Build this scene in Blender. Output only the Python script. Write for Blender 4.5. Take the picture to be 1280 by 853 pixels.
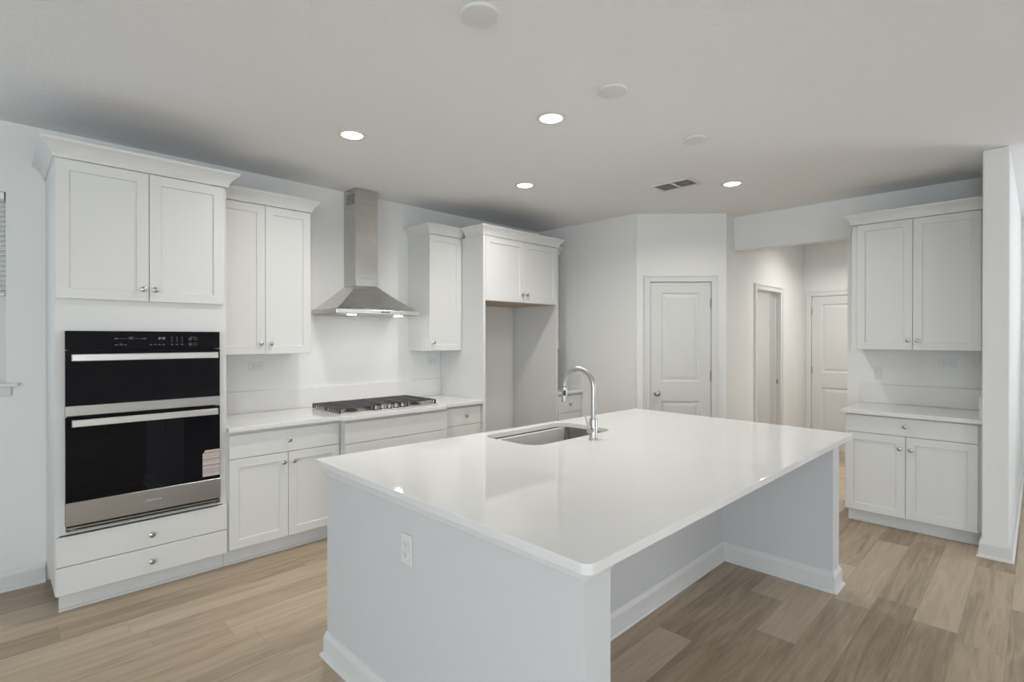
import bpy, bmesh, math, random
from mathutils import Vector, Matrix

S = bpy.context.scene
for o in list(bpy.data.objects):
    bpy.data.objects.remove(o)
COL = S.collection
PI = math.pi
rnd = random.Random(7)

# ------------------------------------------------------------------ camera
F_PX = 654.54
cd = bpy.data.cameras.new('camera')
cam = bpy.data.objects.new('camera', cd)
COL.objects.link(cam)
cd.sensor_fit = 'HORIZONTAL'
cd.sensor_width = 36.0
cd.lens = F_PX / 1280.0 * 36.0
cd.shift_y = -0.0016
cam.location = (-0.0401, -4.2951, 1.4917)
cam.rotation_euler = (PI / 2 - 0.003, 0, 0.79 - PI / 2)
cd.clip_start = 0.02
S.camera = cam

# ------------------------------------------------------------------ world and daylight
W = bpy.data.worlds.new('daylight')
S.world = W
W.use_nodes = True
wn, wl = W.node_tree.nodes, W.node_tree.links
bg = wn['Background']
tc = wn.new('ShaderNodeTexCoord')
sx = wn.new('ShaderNodeSeparateXYZ')
rp = wn.new('ShaderNodeValToRGB')
rp.color_ramp.elements[0].position = 0.45
rp.color_ramp.elements[0].color = (0.55, 0.58, 0.55, 1)
rp.color_ramp.elements[1].position = 0.7
rp.color_ramp.elements[1].color = (0.80, 0.90, 1.0, 1)
mp = wn.new('ShaderNodeMath'); mp.operation = 'MULTIPLY_ADD'
mp.inputs[1].default_value = 0.5; mp.inputs[2].default_value = 0.5
wl.new(tc.outputs['Generated'], sx.inputs[0]); wl.new(sx.outputs['Z'], mp.inputs[0])
wl.new(mp.outputs[0], rp.inputs[0]); wl.new(rp.outputs[0], bg.inputs['Color'])
bg.inputs['Strength'].default_value = 1.6


def area(name, loc, direction, sx_, sy_, power, color):
    """Area light set at a window; some of the windows are added for fill."""
    l = bpy.data.lights.new(name, 'AREA')
    l.shape = 'RECTANGLE'; l.size = sx_; l.size_y = sy_
    l.energy = power; l.color = color
    o = bpy.data.objects.new(name, l)
    COL.objects.link(o)
    o.location = loc
    o.rotation_euler = Vector(direction).to_track_quat('-Z', 'Z').to_euler()
    return o


area('daylight_sliding_door', (-4.13, -5.2, 1.15), (1, 0, 0), 3.1, 2.2, 108, (0.78, 0.90, 1.0))
area('fill_end_window', (7.73, -7.1, 1.45), (-1, 0, 1.2), 2.1, 1.9, 150, (0.88, 0.94, 1.0))  # fill light at an added, unseen end window, tilted up toward the ceiling
area('fill_front_window', (-2.1, -8.93, 1.45), (0, 1, 0), 2.6, 1.9, 104, (0.90, 0.95, 1.0))  # fill light at an added window behind the camera, lifts front-facing surfaces
area('daylight_back_window', (-0.66, -0.12, 1.75), (0, -1, 0), 1.0, 1.0, 4, (0.60, 0.80, 1.0))
LAMP = 9.2   # watts per recessed light
LAMP_COL = (1.0, 0.965, 0.925)
S.view_settings.view_transform = 'Standard'
S.view_settings.look = 'None'
S.view_settings.exposure = 0.0
S.view_settings.gamma = 1.0
S.view_settings.use_curve_mapping = False


# ------------------------------------------------------------------ materials
def lin(c):
    return tuple(((v / 255) / 12.92 if v / 255 <= 0.04045 else ((v / 255 + 0.055) / 1.055) ** 2.4) for v in c)


def mat(name, color, rough=0.5, metal=0.0, spec=0.5, bump=0.0, bscale=60, var=0.0, vscale=3.0, stretch=None, coat=0.0):
    m = bpy.data.materials.new(name)
    m.use_nodes = True
    n, l = m.node_tree.nodes, m.node_tree.links
    b = n['Principled BSDF']
    b.inputs['Base Color'].default_value = (*color, 1)
    b.inputs['Roughness'].default_value = rough
    b.inputs['Metallic'].default_value = metal
    b.inputs['Specular IOR Level'].default_value = spec
    if coat:
        b.inputs['Coat Weight'].default_value = coat
        b.inputs['Coat Roughness'].default_value = 0.05
    t = n.new('ShaderNodeTexCoord')
    mp = n.new('ShaderNodeMapping')
    l.new(t.outputs['Object'], mp.inputs[0])
    if stretch:
        mp.inputs['Scale'].default_value = stretch
    if bump:
        no = n.new('ShaderNodeTexNoise'); no.inputs['Scale'].default_value = bscale
        no.inputs['Detail'].default_value = 3
        l.new(mp.outputs[0], no.inputs['Vector'])
        bp = n.new('ShaderNodeBump'); bp.inputs['Strength'].default_value = bump
        bp.inputs['Distance'].default_value = 0.004
        l.new(no.outputs['Fac'], bp.inputs['Height'])
        l.new(bp.outputs[0], b.inputs['Normal'])
    if var:
        no = n.new('ShaderNodeTexNoise'); no.inputs['Scale'].default_value = vscale
        no.inputs['Detail'].default_value = 4
        l.new(mp.outputs[0], no.inputs['Vector'])
        mx = n.new('ShaderNodeMix'); mx.data_type = 'RGBA'
        mx.inputs[6].default_value = (*[max(0, c * (1 - var)) for c in color], 1)
        mx.inputs[7].default_value = (*[min(1, c * (1 + var)) for c in color], 1)
        l.new(no.outputs['Fac'], mx.inputs[0])
        l.new(mx.outputs[2], b.inputs['Base Color'])
    return m


def emit(name, color, strength, base=0.8):
    m = bpy.data.materials.new(name)
    m.use_nodes = True
    n, l = m.node_tree.nodes, m.node_tree.links
    b = n['Principled BSDF']
    b.inputs['Base Color'].default_value = (base, base, base, 1)
    b.inputs['Emission Color'].default_value = (*color, 1)
    b.inputs['Emission Strength'].default_value = strength
    return m


def floor_material():
    m = bpy.data.materials.new('vinyl_planks')
    m.use_nodes = True
    n, l = m.node_tree.nodes, m.node_tree.links
    b = n['Principled BSDF']

    def math_(op, a, c=None, v=None):
        k = n.new('ShaderNodeMath'); k.operation = op
        if hasattr(a, 'links'): l.new(a, k.inputs[0])
        else: k.inputs[0].default_value = a
        if c is not None:
            if hasattr(c, 'links'): l.new(c, k.inputs[1])
            else: k.inputs[1].default_value = c
        return k.outputs[0]
    t = n.new('ShaderNodeTexCoord'); s = n.new('ShaderNodeSeparateXYZ')
    l.new(t.outputs['Object'], s.inputs[0])
    PW, PL = 0.182, 1.22
    yr = math_('DIVIDE', s.outputs['Y'], PW)
    row = math_('FLOOR', yr)
    wn1 = n.new('ShaderNodeTexWhiteNoise'); wn1.noise_dimensions = '1D'
    l.new(row, wn1.inputs['W'])
    xo = math_('ADD', math_('DIVIDE', s.outputs['X'], PL), math_('MULTIPLY', wn1.outputs['Value'], 7.0))
    colm = math_('FLOOR', xo)
    cb = n.new('ShaderNodeCombineXYZ'); l.new(row, cb.inputs[0]); l.new(colm, cb.inputs[1])
    wn2 = n.new('ShaderNodeTexWhiteNoise'); wn2.noise_dimensions = '2D'
    l.new(cb.outputs[0], wn2.inputs['Vector'])
    # grain, shifted per plank
    off = n.new('ShaderNodeVectorMath'); off.operation = 'MULTIPLY_ADD'
    l.new(wn2.outputs['Color'], off.inputs[0]); off.inputs[1].default_value = (13, 13, 13)
    l.new(t.outputs['Object'], off.inputs[2])
    mp = n.new('ShaderNodeMapping'); mp.inputs['Scale'].default_value = (1.3, 15, 1)
    l.new(off.outputs[0], mp.inputs[0])
    g1 = n.new('ShaderNodeTexNoise'); g1.inputs['Scale'].default_value = 1.6; g1.inputs['Detail'].default_value = 6
    g1.inputs['Distortion'].default_value = 0.9
    l.new(mp.outputs[0], g1.inputs['Vector'])
    mp2 = n.new('ShaderNodeMapping'); mp2.inputs['Scale'].default_value = (5, 120, 1)
    l.new(off.outputs[0], mp2.inputs[0])
    g2 = n.new('ShaderNodeTexNoise'); g2.inputs['Scale'].default_value = 1.5; g2.inputs['Detail'].default_value = 3
    l.new(mp2.outputs[0], g2.inputs['Vector'])
    v = math_('ADD', math_('MULTIPLY', wn2.outputs['Value'], 0.40),
              math_('ADD', math_('MULTIPLY', g1.outputs['Fac'], 0.72), math_('MULTIPLY', g2.outputs['Fac'], 0.30)))
    r = n.new('ShaderNodeValToRGB')
    e = r.color_ramp.elements
    e[0].position = 0.40; e[0].color = (0.252, 0.190, 0.124, 1)
    e[1].position = 0.95; e[1].color = (0.540, 0.435, 0.322, 1)
    k = e.new(0.68); k.color = (0.418, 0.328, 0.230, 1)
    l.new(v, r.inputs[0])
    # seams
    fy = math_('FRACT', yr); fx = math_('FRACT', xo)
    dy = math_('MINIMUM', fy, math_('SUBTRACT', 1.0, fy))
    dx = math_('MINIMUM', fx, math_('SUBTRACT', 1.0, fx))
    sy = math_('LESS_THAN', dy, 0.0075); sxm = math_('LESS_THAN', dx, 0.0012)
    seam = math_('MAXIMUM', sy, sxm)
    mx = n.new('ShaderNodeMix'); mx.data_type = 'RGBA'; mx.blend_type = 'MULTIPLY'
    l.new(math_('MULTIPLY', seam, 0.32), mx.inputs[0])
    l.new(r.outputs[0], mx.inputs[6]); mx.inputs[7].default_value = (0.35, 0.3, 0.26, 1)
    l.new(mx.outputs[2], b.inputs['Base Color'])
    b.inputs['Roughness'].default_value = 0.42
    b.inputs['Specular IOR Level'].default_value = 0.4
    bp = n.new('ShaderNodeBump'); bp.inputs['Strength'].default_value = 0.12; bp.inputs['Distance'].default_value = 0.002
    l.new(math_('SUBTRACT', g2.outputs['Fac'], seam), bp.inputs['Height'])
    l.new(bp.outputs[0], b.inputs['Normal'])
    return m


def brushed(name, color, rough, stretch):
    m = mat(name, color, rough, 1.0)
    n, l = m.node_tree.nodes, m.node_tree.links
    b = n['Principled BSDF']
    t = n.new('ShaderNodeTexCoord'); mp = n.new('ShaderNodeMapping'); mp.inputs['Scale'].default_value = stretch
    no = n.new('ShaderNodeTexNoise'); no.inputs['Scale'].default_value = 6; no.inputs['Detail'].default_value = 4
    l.new(t.outputs['Object'], mp.inputs[0]); l.new(mp.outputs[0], no.inputs['Vector'])
    mr = n.new('ShaderNodeMapRange')
    mr.inputs['To Min'].default_value = rough - 0.06; mr.inputs['To Max'].default_value = rough + 0.08
    l.new(no.outputs['Fac'], mr.inputs[0]); l.new(mr.outputs[0], b.inputs['Roughness'])
    b.inputs['Anisotropic'].default_value = 0.6
    return m


M = {}
M['wall'] = mat('wall_paint', (0.81, 0.812, 0.80), 0.7, spec=0.25, bump=0.25, bscale=160)
M['ceiling'] = mat('ceiling_texture', (0.86, 0.865, 0.87), 0.85, spec=0.15, bump=1.0, bscale=55)
M['trim'] = mat('trim_paint', (0.71, 0.712, 0.705), 0.4, spec=0.4)
M['cabinet'] = mat('cabinet_paint', (0.722, 0.724, 0.712), 0.42, spec=0.4, var=0.012)
M['cabinet_inside'] = mat('cabinet_underside', (0.50, 0.40, 0.29), 0.6, var=0.06, vscale=8)
M['door'] = mat('door_paint', (0.69, 0.695, 0.685), 0.42, spec=0.4)
M['quartz'] = mat('white_quartz', (0.775, 0.77, 0.755), 0.05, spec=0.5, var=0.02, vscale=7)
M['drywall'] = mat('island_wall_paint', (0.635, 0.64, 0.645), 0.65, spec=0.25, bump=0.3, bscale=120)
M['plate'] = mat('white_plastic', (0.74, 0.74, 0.73), 0.35)
M['slot'] = mat('dark_slot', (0.28, 0.28, 0.28), 0.6)
M['nickel'] = mat('satin_nickel', (0.50, 0.49, 0.47), 0.28, 1.0)
M['steel'] = brushed('brushed_steel_sheet', (0.46, 0.45, 0.435), 0.30, (60, 1, 1))
M['steel_v'] = brushed('brushed_steel_hood', (0.56, 0.545, 0.52), 0.25, (1, 1, 60))
M['hood'] = brushed('brushed_steel_canopy', (0.70, 0.685, 0.66), 0.25, (1, 1, 60))
M['handle'] = brushed('brushed_steel_handle', (0.68, 0.67, 0.65), 0.30, (1, 30, 60))
M['sink'] = brushed('brushed_steel_sink', (0.36, 0.335, 0.31), 0.24, (60, 2, 2))
M['faucet'] = mat('stainless_faucet', (0.50, 0.49, 0.47), 0.32, 1.0)
M['blackglass'] = mat('black_oven_glass', (0.004, 0.004, 0.006), 0.03, spec=0.22)
M['blackplastic'] = mat('black_plastic', (0.012, 0.012, 0.012), 0.4)
M['iron'] = mat('cast_iron', (0.060, 0.057, 0.055), 0.45, bump=0.2, bscale=300)
M['burner'] = mat('burner_cap', (0.03, 0.03, 0.03), 0.5)
M['tray'] = mat('cooktop_steel', (0.80, 0.78, 0.76), 0.42, 0.85)
M['icon'] = emit('panel_icon_glow', (0.75, 0.78, 0.85), 0.06, 0.06)
M['display'] = emit('display_glow', (0.55, 0.65, 1.0), 0.45, 0.05)
M['lens'] = emit('lamp_lens', (1.0, 0.97, 0.93), 5.0)
M['hoodlens'] = emit('hood_lamp_lens', (1, 0.97, 0.95), 60.0)
M['floor'] = floor_material()
M['vent_dark'] = mat('vent_duct', (0.38, 0.375, 0.365), 0.8)
M['duct_dark'] = mat('duct_interior', (0.10, 0.095, 0.09), 0.8)
M['vent_slat'] = mat('vent_slat', (0.62, 0.615, 0.60), 0.5)
M['blind'] = mat('blind_slat', (0.85, 0.87, 0.88), 0.45)
def sticker_material(z0, z1):
    """printed sticker: rows of small grey type and orange-brown bands on pale paper"""
    m = mat('printed_sticker', (0.6, 0.54, 0.5), 0.5)
    n, l = m.node_tree.nodes, m.node_tree.links
    t = n.new('ShaderNodeTexCoord'); sp = n.new('ShaderNodeSeparateXYZ'); l.new(t.outputs['Object'], sp.inputs[0])
    mr = n.new('ShaderNodeMapRange'); l.new(sp.outputs['Z'], mr.inputs[0])
    mr.inputs['From Min'].default_value = z0; mr.inputs['From Max'].default_value = z1
    r = n.new('ShaderNodeValToRGB'); r.color_ramp.interpolation = 'CONSTANT'
    pale, ink, tan, pink, grey = (.56, .51, .48), (.21, .17, .16), (.43, .29, .21), (.50, .41, .38), (.34, .31, .31)
    rows = [(0, pale), (.07, pink), (.12, grey), (.15, pink), (.19, grey), (.22, pink), (.27, ink), (.29, pale), (.35, pink), (.40, ink),
            (.44, pale), (.54, grey), (.56, pale), (.60, tan), (.69, pale), (.74, grey), (.77, pale), (.80, grey), (.82, pale), (.87, ink), (.89, tan), (.94, pale)]
    e = r.color_ramp.elements
    e[0].position = 0; e[0].color = (*rows[0][1], 1); e[1].position = rows[1][0]; e[1].color = (*rows[1][1], 1)
    for p_, c_ in rows[2:]:
        k = e.new(p_); k.color = (*c_, 1)
    l.new(mr.outputs[0], r.inputs[0])
    mp = n.new('ShaderNodeMapping'); mp.inputs['Scale'].default_value = (260, 1, 120); l.new(t.outputs['Object'], mp.inputs[0])
    no = n.new('ShaderNodeTexNoise'); no.inputs['Scale'].default_value = 1.0; l.new(mp.outputs[0], no.inputs['Vector'])
    g2 = n.new('ShaderNodeMath'); g2.operation = 'GREATER_THAN'; g2.inputs[1].default_value = 0.52; l.new(no.outputs['Fac'], g2.inputs[0])
    g3 = n.new('ShaderNodeMath'); g3.operation = 'MULTIPLY'; g3.inputs[1].default_value = 0.5; l.new(g2.outputs[0], g3.inputs[0])
    mx = n.new('ShaderNodeMix'); mx.data_type = 'RGBA'; l.new(g3.outputs[0], mx.inputs[0]); l.new(r.outputs[0], mx.inputs[6]); mx.inputs[7].default_value = (*pale, 1)
    l.new(mx.outputs[2], n['Principled BSDF'].inputs['Base Color'])
    return m


M['paper'] = sticker_material(.629 - .449, .792 - .449)
M['logo'] = mat('etched_logo', (0.66, 0.65, 0.64), 0.45, 0.6)
g = bpy.data.materials.new('window_glass'); g.use_nodes = True
gb = g.node_tree.nodes['Principled BSDF']
gb.inputs['Transmission Weight'].default_value = 1.0; gb.inputs['Roughness'].default_value = 0.0
gb.inputs['IOR'].default_value = 1.1
M['glass'] = g


# ------------------------------------------------------------------ mesh helpers
class MB:
    def __init__(s):
        s.v, s.f, s.sm = [], [], []

    def face(s, idx, smooth=False):
        s.f.append(tuple(idx)); s.sm.append(smooth)

    def box(s, x0, x1, y0, y1, z0, z1):
        b = len(s.v)
        s.v += [(x0, y0, z0), (x1, y0, z0), (x1, y1, z0), (x0, y1, z0), (x0, y0, z1), (x1, y0, z1), (x1, y1, z1), (x0, y1, z1)]
        for q in ((0, 3, 2, 1), (4, 5, 6, 7), (0, 1, 5, 4), (1, 2, 6, 5), (2, 3, 7, 6), (3, 0, 4, 7)):
            s.face([b + i for i in q])
        return s

    def loft(s, loops, cap0=True, cap1=True, smooth=False, closed=False):
        b = len(s.v); n = len(loops[0])
        for lp in loops: s.v += [tuple(p) for p in lp]
        m = len(loops)
        for i in range(m if closed else m - 1):
            j = (i + 1) % m
            for k in range(n):
                k2 = (k + 1) % n
                s.face((b + i * n + k, b + i * n + k2, b + j * n + k2, b + j * n + k), smooth)
        if not closed:
            if cap0: s.face([b + k for k in range(n)][::-1])
            if cap1: s.face([b + (m - 1) * n + k for k in range(n)])
        return s

    def prism(s, poly, z0, z1):
        return s.loft([[(x, y, z0) for x, y in poly], [(x, y, z1) for x, y in poly]])

    def rects(s, x0, x1, z0, z1, loops, cap0=True, cap1=True):
        """nested rectangles in x-z, each (inset, y)"""
        L = []
        for i, y in loops:
            L.append([(x0 + i, y, z0 + i), (x1 - i, y, z0 + i), (x1 - i, y, z1 - i), (x0 + i, y, z1 - i)])
        return s.loft(L, cap0, cap1)

    def lathe(s, prof, o=(0, 0, 0), axis='z', n=24, sgn=1):
        L = []
        for r, h in prof:
            ring = []
            for k in range(n):
                a = 2 * PI * k / n
                c, d = max(r, 1e-5) * math.cos(a), max(r, 1e-5) * math.sin(a)
                h_ = h * sgn
                p = {'z': (c, d, h_), 'y': (c, h_, d), 'x': (h_, c, d)}[axis]
                ring.append((o[0] + p[0], o[1] + p[1], o[2] + p[2]))
            L.append(ring)
        return s.loft(L, True, True, True)

    def tube(s, pts, r, n=14, smooth=True, caps=True):
        pts = [Vector(p) for p in pts]
        if not isinstance(r, (list, tuple)): r = [r] * len(pts)
        L = []
        up = None
        for i, p in enumerate(pts):
            d = (pts[min(i + 1, len(pts) - 1)] - pts[max(i - 1, 0)]).normalized()
            if up is None:
                up = Vector((0, 0, 1)) if abs(d.z) < 0.9 else Vector((1, 0, 0))
            a = d.cross(up).normalized(); b = a.cross(d).normalized(); up = b
            L.append([tuple(p + (a * math.cos(2 * PI * k / n) + b * math.sin(2 * PI * k / n)) * r[i]) for k in range(n)])
        return s.loft(L, caps, caps, smooth)

    def sweep(s, path, prof, closed=False):
        """profile (out, z) swept along a plan path; 'out' is to the right of travel, corners mitred"""
        P = [Vector(p) for p in path]; L = []
        m = len(P)
        for i in range(m):
            dn = []
            if closed or i > 0: dn.append((P[i] - P[i - 1]).normalized())
            if closed or i < m - 1: dn.append((P[(i + 1) % m] - P[i]).normalized())
            ns = [Vector((d.y, -d.x)) for d in dn]
            nv = ns[0] if len(ns) == 1 else (ns[0] + ns[1])
            if len(ns) == 2:
                nv = nv / (1 + ns[0].dot(ns[1]))
            L.append([(P[i].x + nv.x * o, P[i].y + nv.y * o, z) for o, z in prof])
        return s.loft(L, closed=closed)

    def build(s, name, m, parent=None, bevel=0.0, seg=2, loc=None, rot=None):
        me = bpy.data.meshes.new(name)
        me.from_pydata(s.v, [], s.f)
        me.polygons.foreach_set('use_smooth', s.sm)
        bm = bmesh.new(); bm.from_mesh(me)
        bmesh.ops.recalc_face_normals(bm, faces=bm.faces)
        bm.to_mesh(me); bm.free()
        if any(s.sm): me.set_sharp_from_angle(angle=0.6)
        me.materials.append(m)
        o = bpy.data.objects.new(name, me)
        COL.objects.link(o)
        if parent: o.parent = parent
        if loc: o.location = loc
        if rot: o.rotation_euler = rot
        if bevel:
            md = o.modifiers.new('bevel', 'BEVEL'); md.width = bevel; md.segments = seg
            md.limit_method = 'ANGLE'; md.angle_limit = 0.7
        return o


def tag(o, label, cat, group=None):
    o['label'] = label; o['category'] = cat
    if group: o['group'] = group
    return o


def thing(name, label, cat, loc=(0, 0, 0), rz=0.0, group=None):
    o = bpy.data.objects.new(name, None)
    o.empty_display_size = 0.1
    COL.objects.link(o)
    o.location = loc; o.rotation_euler = (0, 0, rz)
    return tag(o, label, cat, group)


def struct(name, mb, m, parent=None, bevel=0.0, **k):
    o = mb.build(name, m, parent, bevel, **k)
    if not parent: o['kind'] = 'structure'
    return o


def rounded(pts, rad, n=6):
    """polygon with rounded corners; rad per corner"""
    out = []; m = len(pts)
    for i, p in enumerate(pts):
        r = rad[i] if isinstance(rad, (list, tuple)) else rad
        p = Vector(p); a = Vector(pts[i - 1]) - p; b = Vector(pts[(i + 1) % m]) - p
        if r <= 0: out.append(tuple(p)); continue
        a.normalize(); b.normalize()
        ang = a.angle(b); d = r / math.tan(ang / 2)
        c = p + (a + b).normalized() * (r / math.sin(ang / 2))
        s0 = p + a * d - c; s1 = p + b * d - c
        a0 = math.atan2(s0.y, s0.x); a1 = math.atan2(s1.y, s1.x)
        da = (a1 - a0 + PI) % (2 * PI) - PI
        for k in range(n + 1):
            t = a0 + da * k / n
            out.append((c.x + r * math.cos(t), c.y + r * math.sin(t)))
    return out


def slab_mesh(name, loops, z0, z1, m, parent=None, bev=0.003):
    """flat slab with rounded edge and optional holes (first loop is the outline)"""
    cu = bpy.data.curves.new(name, 'CURVE'); cu.dimensions = '2D'; cu.fill_mode = 'BOTH'
    cu.extrude = (z1 - z0) / 2 - bev; cu.bevel_depth = bev; cu.bevel_resolution = 2; cu.offset = -bev
    for lp in loops:
        sp = cu.splines.new('POLY'); sp.points.add(len(lp) - 1); sp.use_cyclic_u = True
        for q, (x, y) in zip(sp.points, lp): q.co = (x, y, 0, 1)
    tmp = bpy.data.objects.new(name, cu); COL.objects.link(tmp)
    dg = bpy.context.evaluated_depsgraph_get()
    me = bpy.data.meshes.new_from_object(tmp.evaluated_get(dg))
    bpy.data.objects.remove(tmp); bpy.data.curves.remove(cu)
    me.transform(Matrix.Translation((0, 0, (z0 + z1) / 2)))
    me.name = name
    me.polygons.foreach_set('use_smooth', [False] * len(me.polygons))
    me.materials.clear(); me.materials.append(m)
    o = bpy.data.objects.new(name, me); COL.objects.link(o)
    if parent: o.parent = parent
    return o


# cabinet parts: local frame has the wall at y = 0 and the front towards -y
def shaker(parent, x0, x1, z0, z1, yf, t=0.019, st=0.057, name='door'):
    mb = MB().rects(x0, x1, z0, z1, [(0, yf + t), (0, yf + .002), (.002, yf), (st, yf), (st + .003, yf + .008)])
    return mb.build(name, M['cabinet'], parent)


def slab_front(parent, x0, x1, z0, z1, yf, t=0.019, name='drawer'):
    mb = MB().rects(x0, x1, z0, z1, [(0, yf + t), (0, yf + .002), (.002, yf)])
    return mb.build(name, M['cabinet'], parent)


def knob(parent, x, z, yf):
    mb = MB().lathe([(0.0085, 0), (0.0085, 0.002), (0.005, 0.004), (0.005, 0.013), (0.012, 0.016), (0.0155, 0.020), (0.0155, 0.024), (0.011, 0.0275), (0.0, 0.0285)],
                    (x, yf, z), 'y', 20, -1)
    o = mb.build('knob', M['nickel'], parent)
    return o


CROWN = [(0, 0), (.006, 0), (.008, .010), (.013, .024), (.022, .042), (.036, .060), (.048, .071), (.052, .074), (.054, .078), (.054, .088), (0, .088)]


def crown(parent, path, z0, scale=1.0):
    MB().sweep(path, [(o * scale, z0 + z) for o, z in CROWN]).build('crown_molding', M['cabinet'], parent)


BASE = [(0, 0), (.028, 0), (.028, .006), (.024, .014), (.016, .018), (.014, .020), (.014, .088), (.011, .098), (.006, .108), (.004, .116), (0, .118)]


# ------------------------------------------------------------------ room shell
H = 2.77
X1, YA = 4.660, -1.345           # right end of the kitchen wall
BX, BY = 5.300, -2.008           # far end of the angled pantry wall
X3 = 5.545                       # wall with the hallway opening
YO = -3.045                      # right jamb of that opening
X4 = 7.80                        # end of the hallway and of the room beyond
YW0, YW1 = -4.150, -4.015        # wing wall
XL, YF = -4.2, -9.0

struct('floor', MB().box(XL - .12, X4 + .12, YF - .12, .12, -.06, 0), M['floor'])
struct('ceiling', MB().box(XL - .12, X4 + .12, YF - .12, .12, H, H + .08), M['ceiling'])

WX0, WX1, WZ0, WZ1 = -1.25, .014, 1.225, 2.352
b = MB()
b.box(XL - .12, WX0, 0, .12, 0, H); b.box(WX1, X4 + .12, 0, .12, 0, H)
b.box(WX0, WX1, 0, .12, 0, WZ0); b.box(WX0, WX1, 0, .12, WZ1, H)
struct('wall_back', b, M['wall'])
struct('wall_right', MB().box(X1, X1 + .12, YA - .02, -.001, 0, H), M['wall'])

# angled pantry wall with its door opening
ux, uy = (BX - X1), (BY - YA)
LW = math.hypot(ux, uy); ux /= LW; uy /= LW
ang = math.atan2(uy, ux)
DS0, DS1, DH = .165, .785, 2.065
b = MB()
b.box(0, DS0 - .012, 0, .115, 0, H); b.box(DS1 + .012, LW + .02, 0, .115, 0, H); b.box(DS0 - .012, DS1 + .012, 0, .115, DH + .012, H)
struct('wall_pantry', b, M['wall'], loc=(X1, YA, 0), rot=(0, 0, ang))

HO0, HO1, HOZ = 6.148, 6.930, 2.058
b = MB()
b.box(BX, HO0, BY, BY + .12, 0, H); b.box(HO1, X4, BY, BY + .12, 0, H); b.box(HO0, HO1, BY, BY + .12, HOZ, H)
struct('wall_hall', b, M['wall'])
b = MB()
b.box(X3, X3 + .12, YO, BY - .001, 2.415, H)
b.box(X3, X3 + .12, YW1 + .001, YO, 0, H)
struct('wall_opening', b, M['wall'])
struct('wall_wing', MB().box(4.75, X4 - .001, YW0, YW1, 0, H), M['wall'], bevel=.012, seg=3)
FD0, FD1, FDZ = -2.930, -2.122, 2.047   # door at the end of the hallway
EW0, EW1 = -8.2, -6.0  # opening for the window added as a fill source
b = MB()
b.box(X4, X4 + .12, FD1 + .01, -.001, 0, H); b.box(X4, X4 + .12, YF, EW0, 0, H); b.box(X4, X4 + .12, EW1, FD0 - .01, 0, H); b.box(X4, X4 + .12, EW0, EW1, 0, .45); b.box(X4, X4 + .12, EW0, EW1, 2.45, H); b.box(X4, X4 + .12, FD0 - .01, FD1 + .01, FDZ + .01, H)
struct('wall_end', b, M['wall'])
SD0, SD1, SDZ = -6.8, -3.6, 2.32         # sliding glass door in the left wall
b = MB()
b.box(XL - .12, XL, YF, SD0, 0, H); b.box(XL - .12, XL, SD1, -.001, 0, H); b.box(XL - .12, XL, SD0, SD1, SDZ, H)
struct('wall_left', b, M['wall'])
FZ0, FZ1 = .45, 2.45
b = MB()
GW0, GW1 = -3.5, -.7  # opening for the front window, added for extra fill
b.box(XL, GW0, YF - .12, YF, 0, H); b.box(GW1, X4, YF - .12, YF, 0, H)
b.box(GW0, GW1, YF - .12, YF, 0, FZ0); b.box(GW0, GW1, YF - .12, YF, FZ1, H)
struct('wall_front', b, M['wall'])


def window(name, x0, x1, z0, z1, loc, rz, cols=1, rail=True):
    b = MB(); f = .045
    b.box(x0, x0 + f, .05, .10, z0, z1); b.box(x1 - f, x1, .05, .10, z0, z1)
    b.box(x0 + f, x1 - f, .05, .10, z0, z0 + f); b.box(x0 + f, x1 - f, .05, .10, z1 - f, z1)
    for k in range(1, cols):
        xc = x0 + (x1 - x0) * k / cols
        b.box(xc - f / 2, xc + f / 2, .05, .10, z0 + f, z1 - f)
    if rail:
        zc = (z0 + z1) / 2
        b.box(x0 + f, x1 - f, .055, .095, zc - .02, zc + .02)
    o = struct(name, b, M['trim'], loc=loc, rot=(0, 0, rz))
    MB().box(x0 + f, x1 - f, .072, .078, z0 + f, z1 - f).build('pane', M['glass'], o)
    return o


w1 = window('window_1', WX0, WX1, WZ0, WZ1, (0, 0, 0), 0)
MB().box(WX0 - .05, WX1 + .05, -.035, .05, WZ0 - .022, WZ0 - .001).build('window_sill', M['quartz'], w1, .004)
MB().box(WX0 - .02, WX1 + .02, -.016, -.001, WZ0 - .075, WZ0 - .022).build('sill_apron', M['trim'], w1, .003)
window('added_window_2', -EW1, -EW0, FZ0, FZ1, (X4, 0, 0), -PI / 2, cols=3)  # unseen window added to house the end-wall fill light
window('added_window_4', -GW1, -GW0, FZ0, FZ1, (0, YF, 0), PI, cols=3)  # unseen window added to raise the ambient fill
window('window_3', SD0, SD1, .02, SDZ, (XL, 0, 0), PI / 2, cols=2, rail=False)


def casing(name, s0, s1, z1, w, loc, rz, depth=.115):
    """door frame: face casing and jamb, local wall face at y = 0"""
    b = MB(); e = .004
    prof = [(-w, z1)]
    b.box(s0 - w, s0 - e, -.016, -.0005, 0, z1 + w); b.box(s1 + e, s1 + w, -.016, -.0005, 0, z1 + w)
    b.box(s0 - e, s1 + e, -.016, -.0005, z1 + e, z1 + w)
    b.box(s0 - w, s0 - w + .016, -.022, -.016, 0, z1 + w); b.box(s1 + w - .016, s1 + w, -.022, -.016, 0, z1 + w)
    b.box(s0 - w + .016, s1 + w - .016, -.022, -.016, z1 + w - .016, z1 + w)
    return struct(name, b, M['trim'], None, .003, loc=loc, rot=(0, 0, rz))


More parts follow.
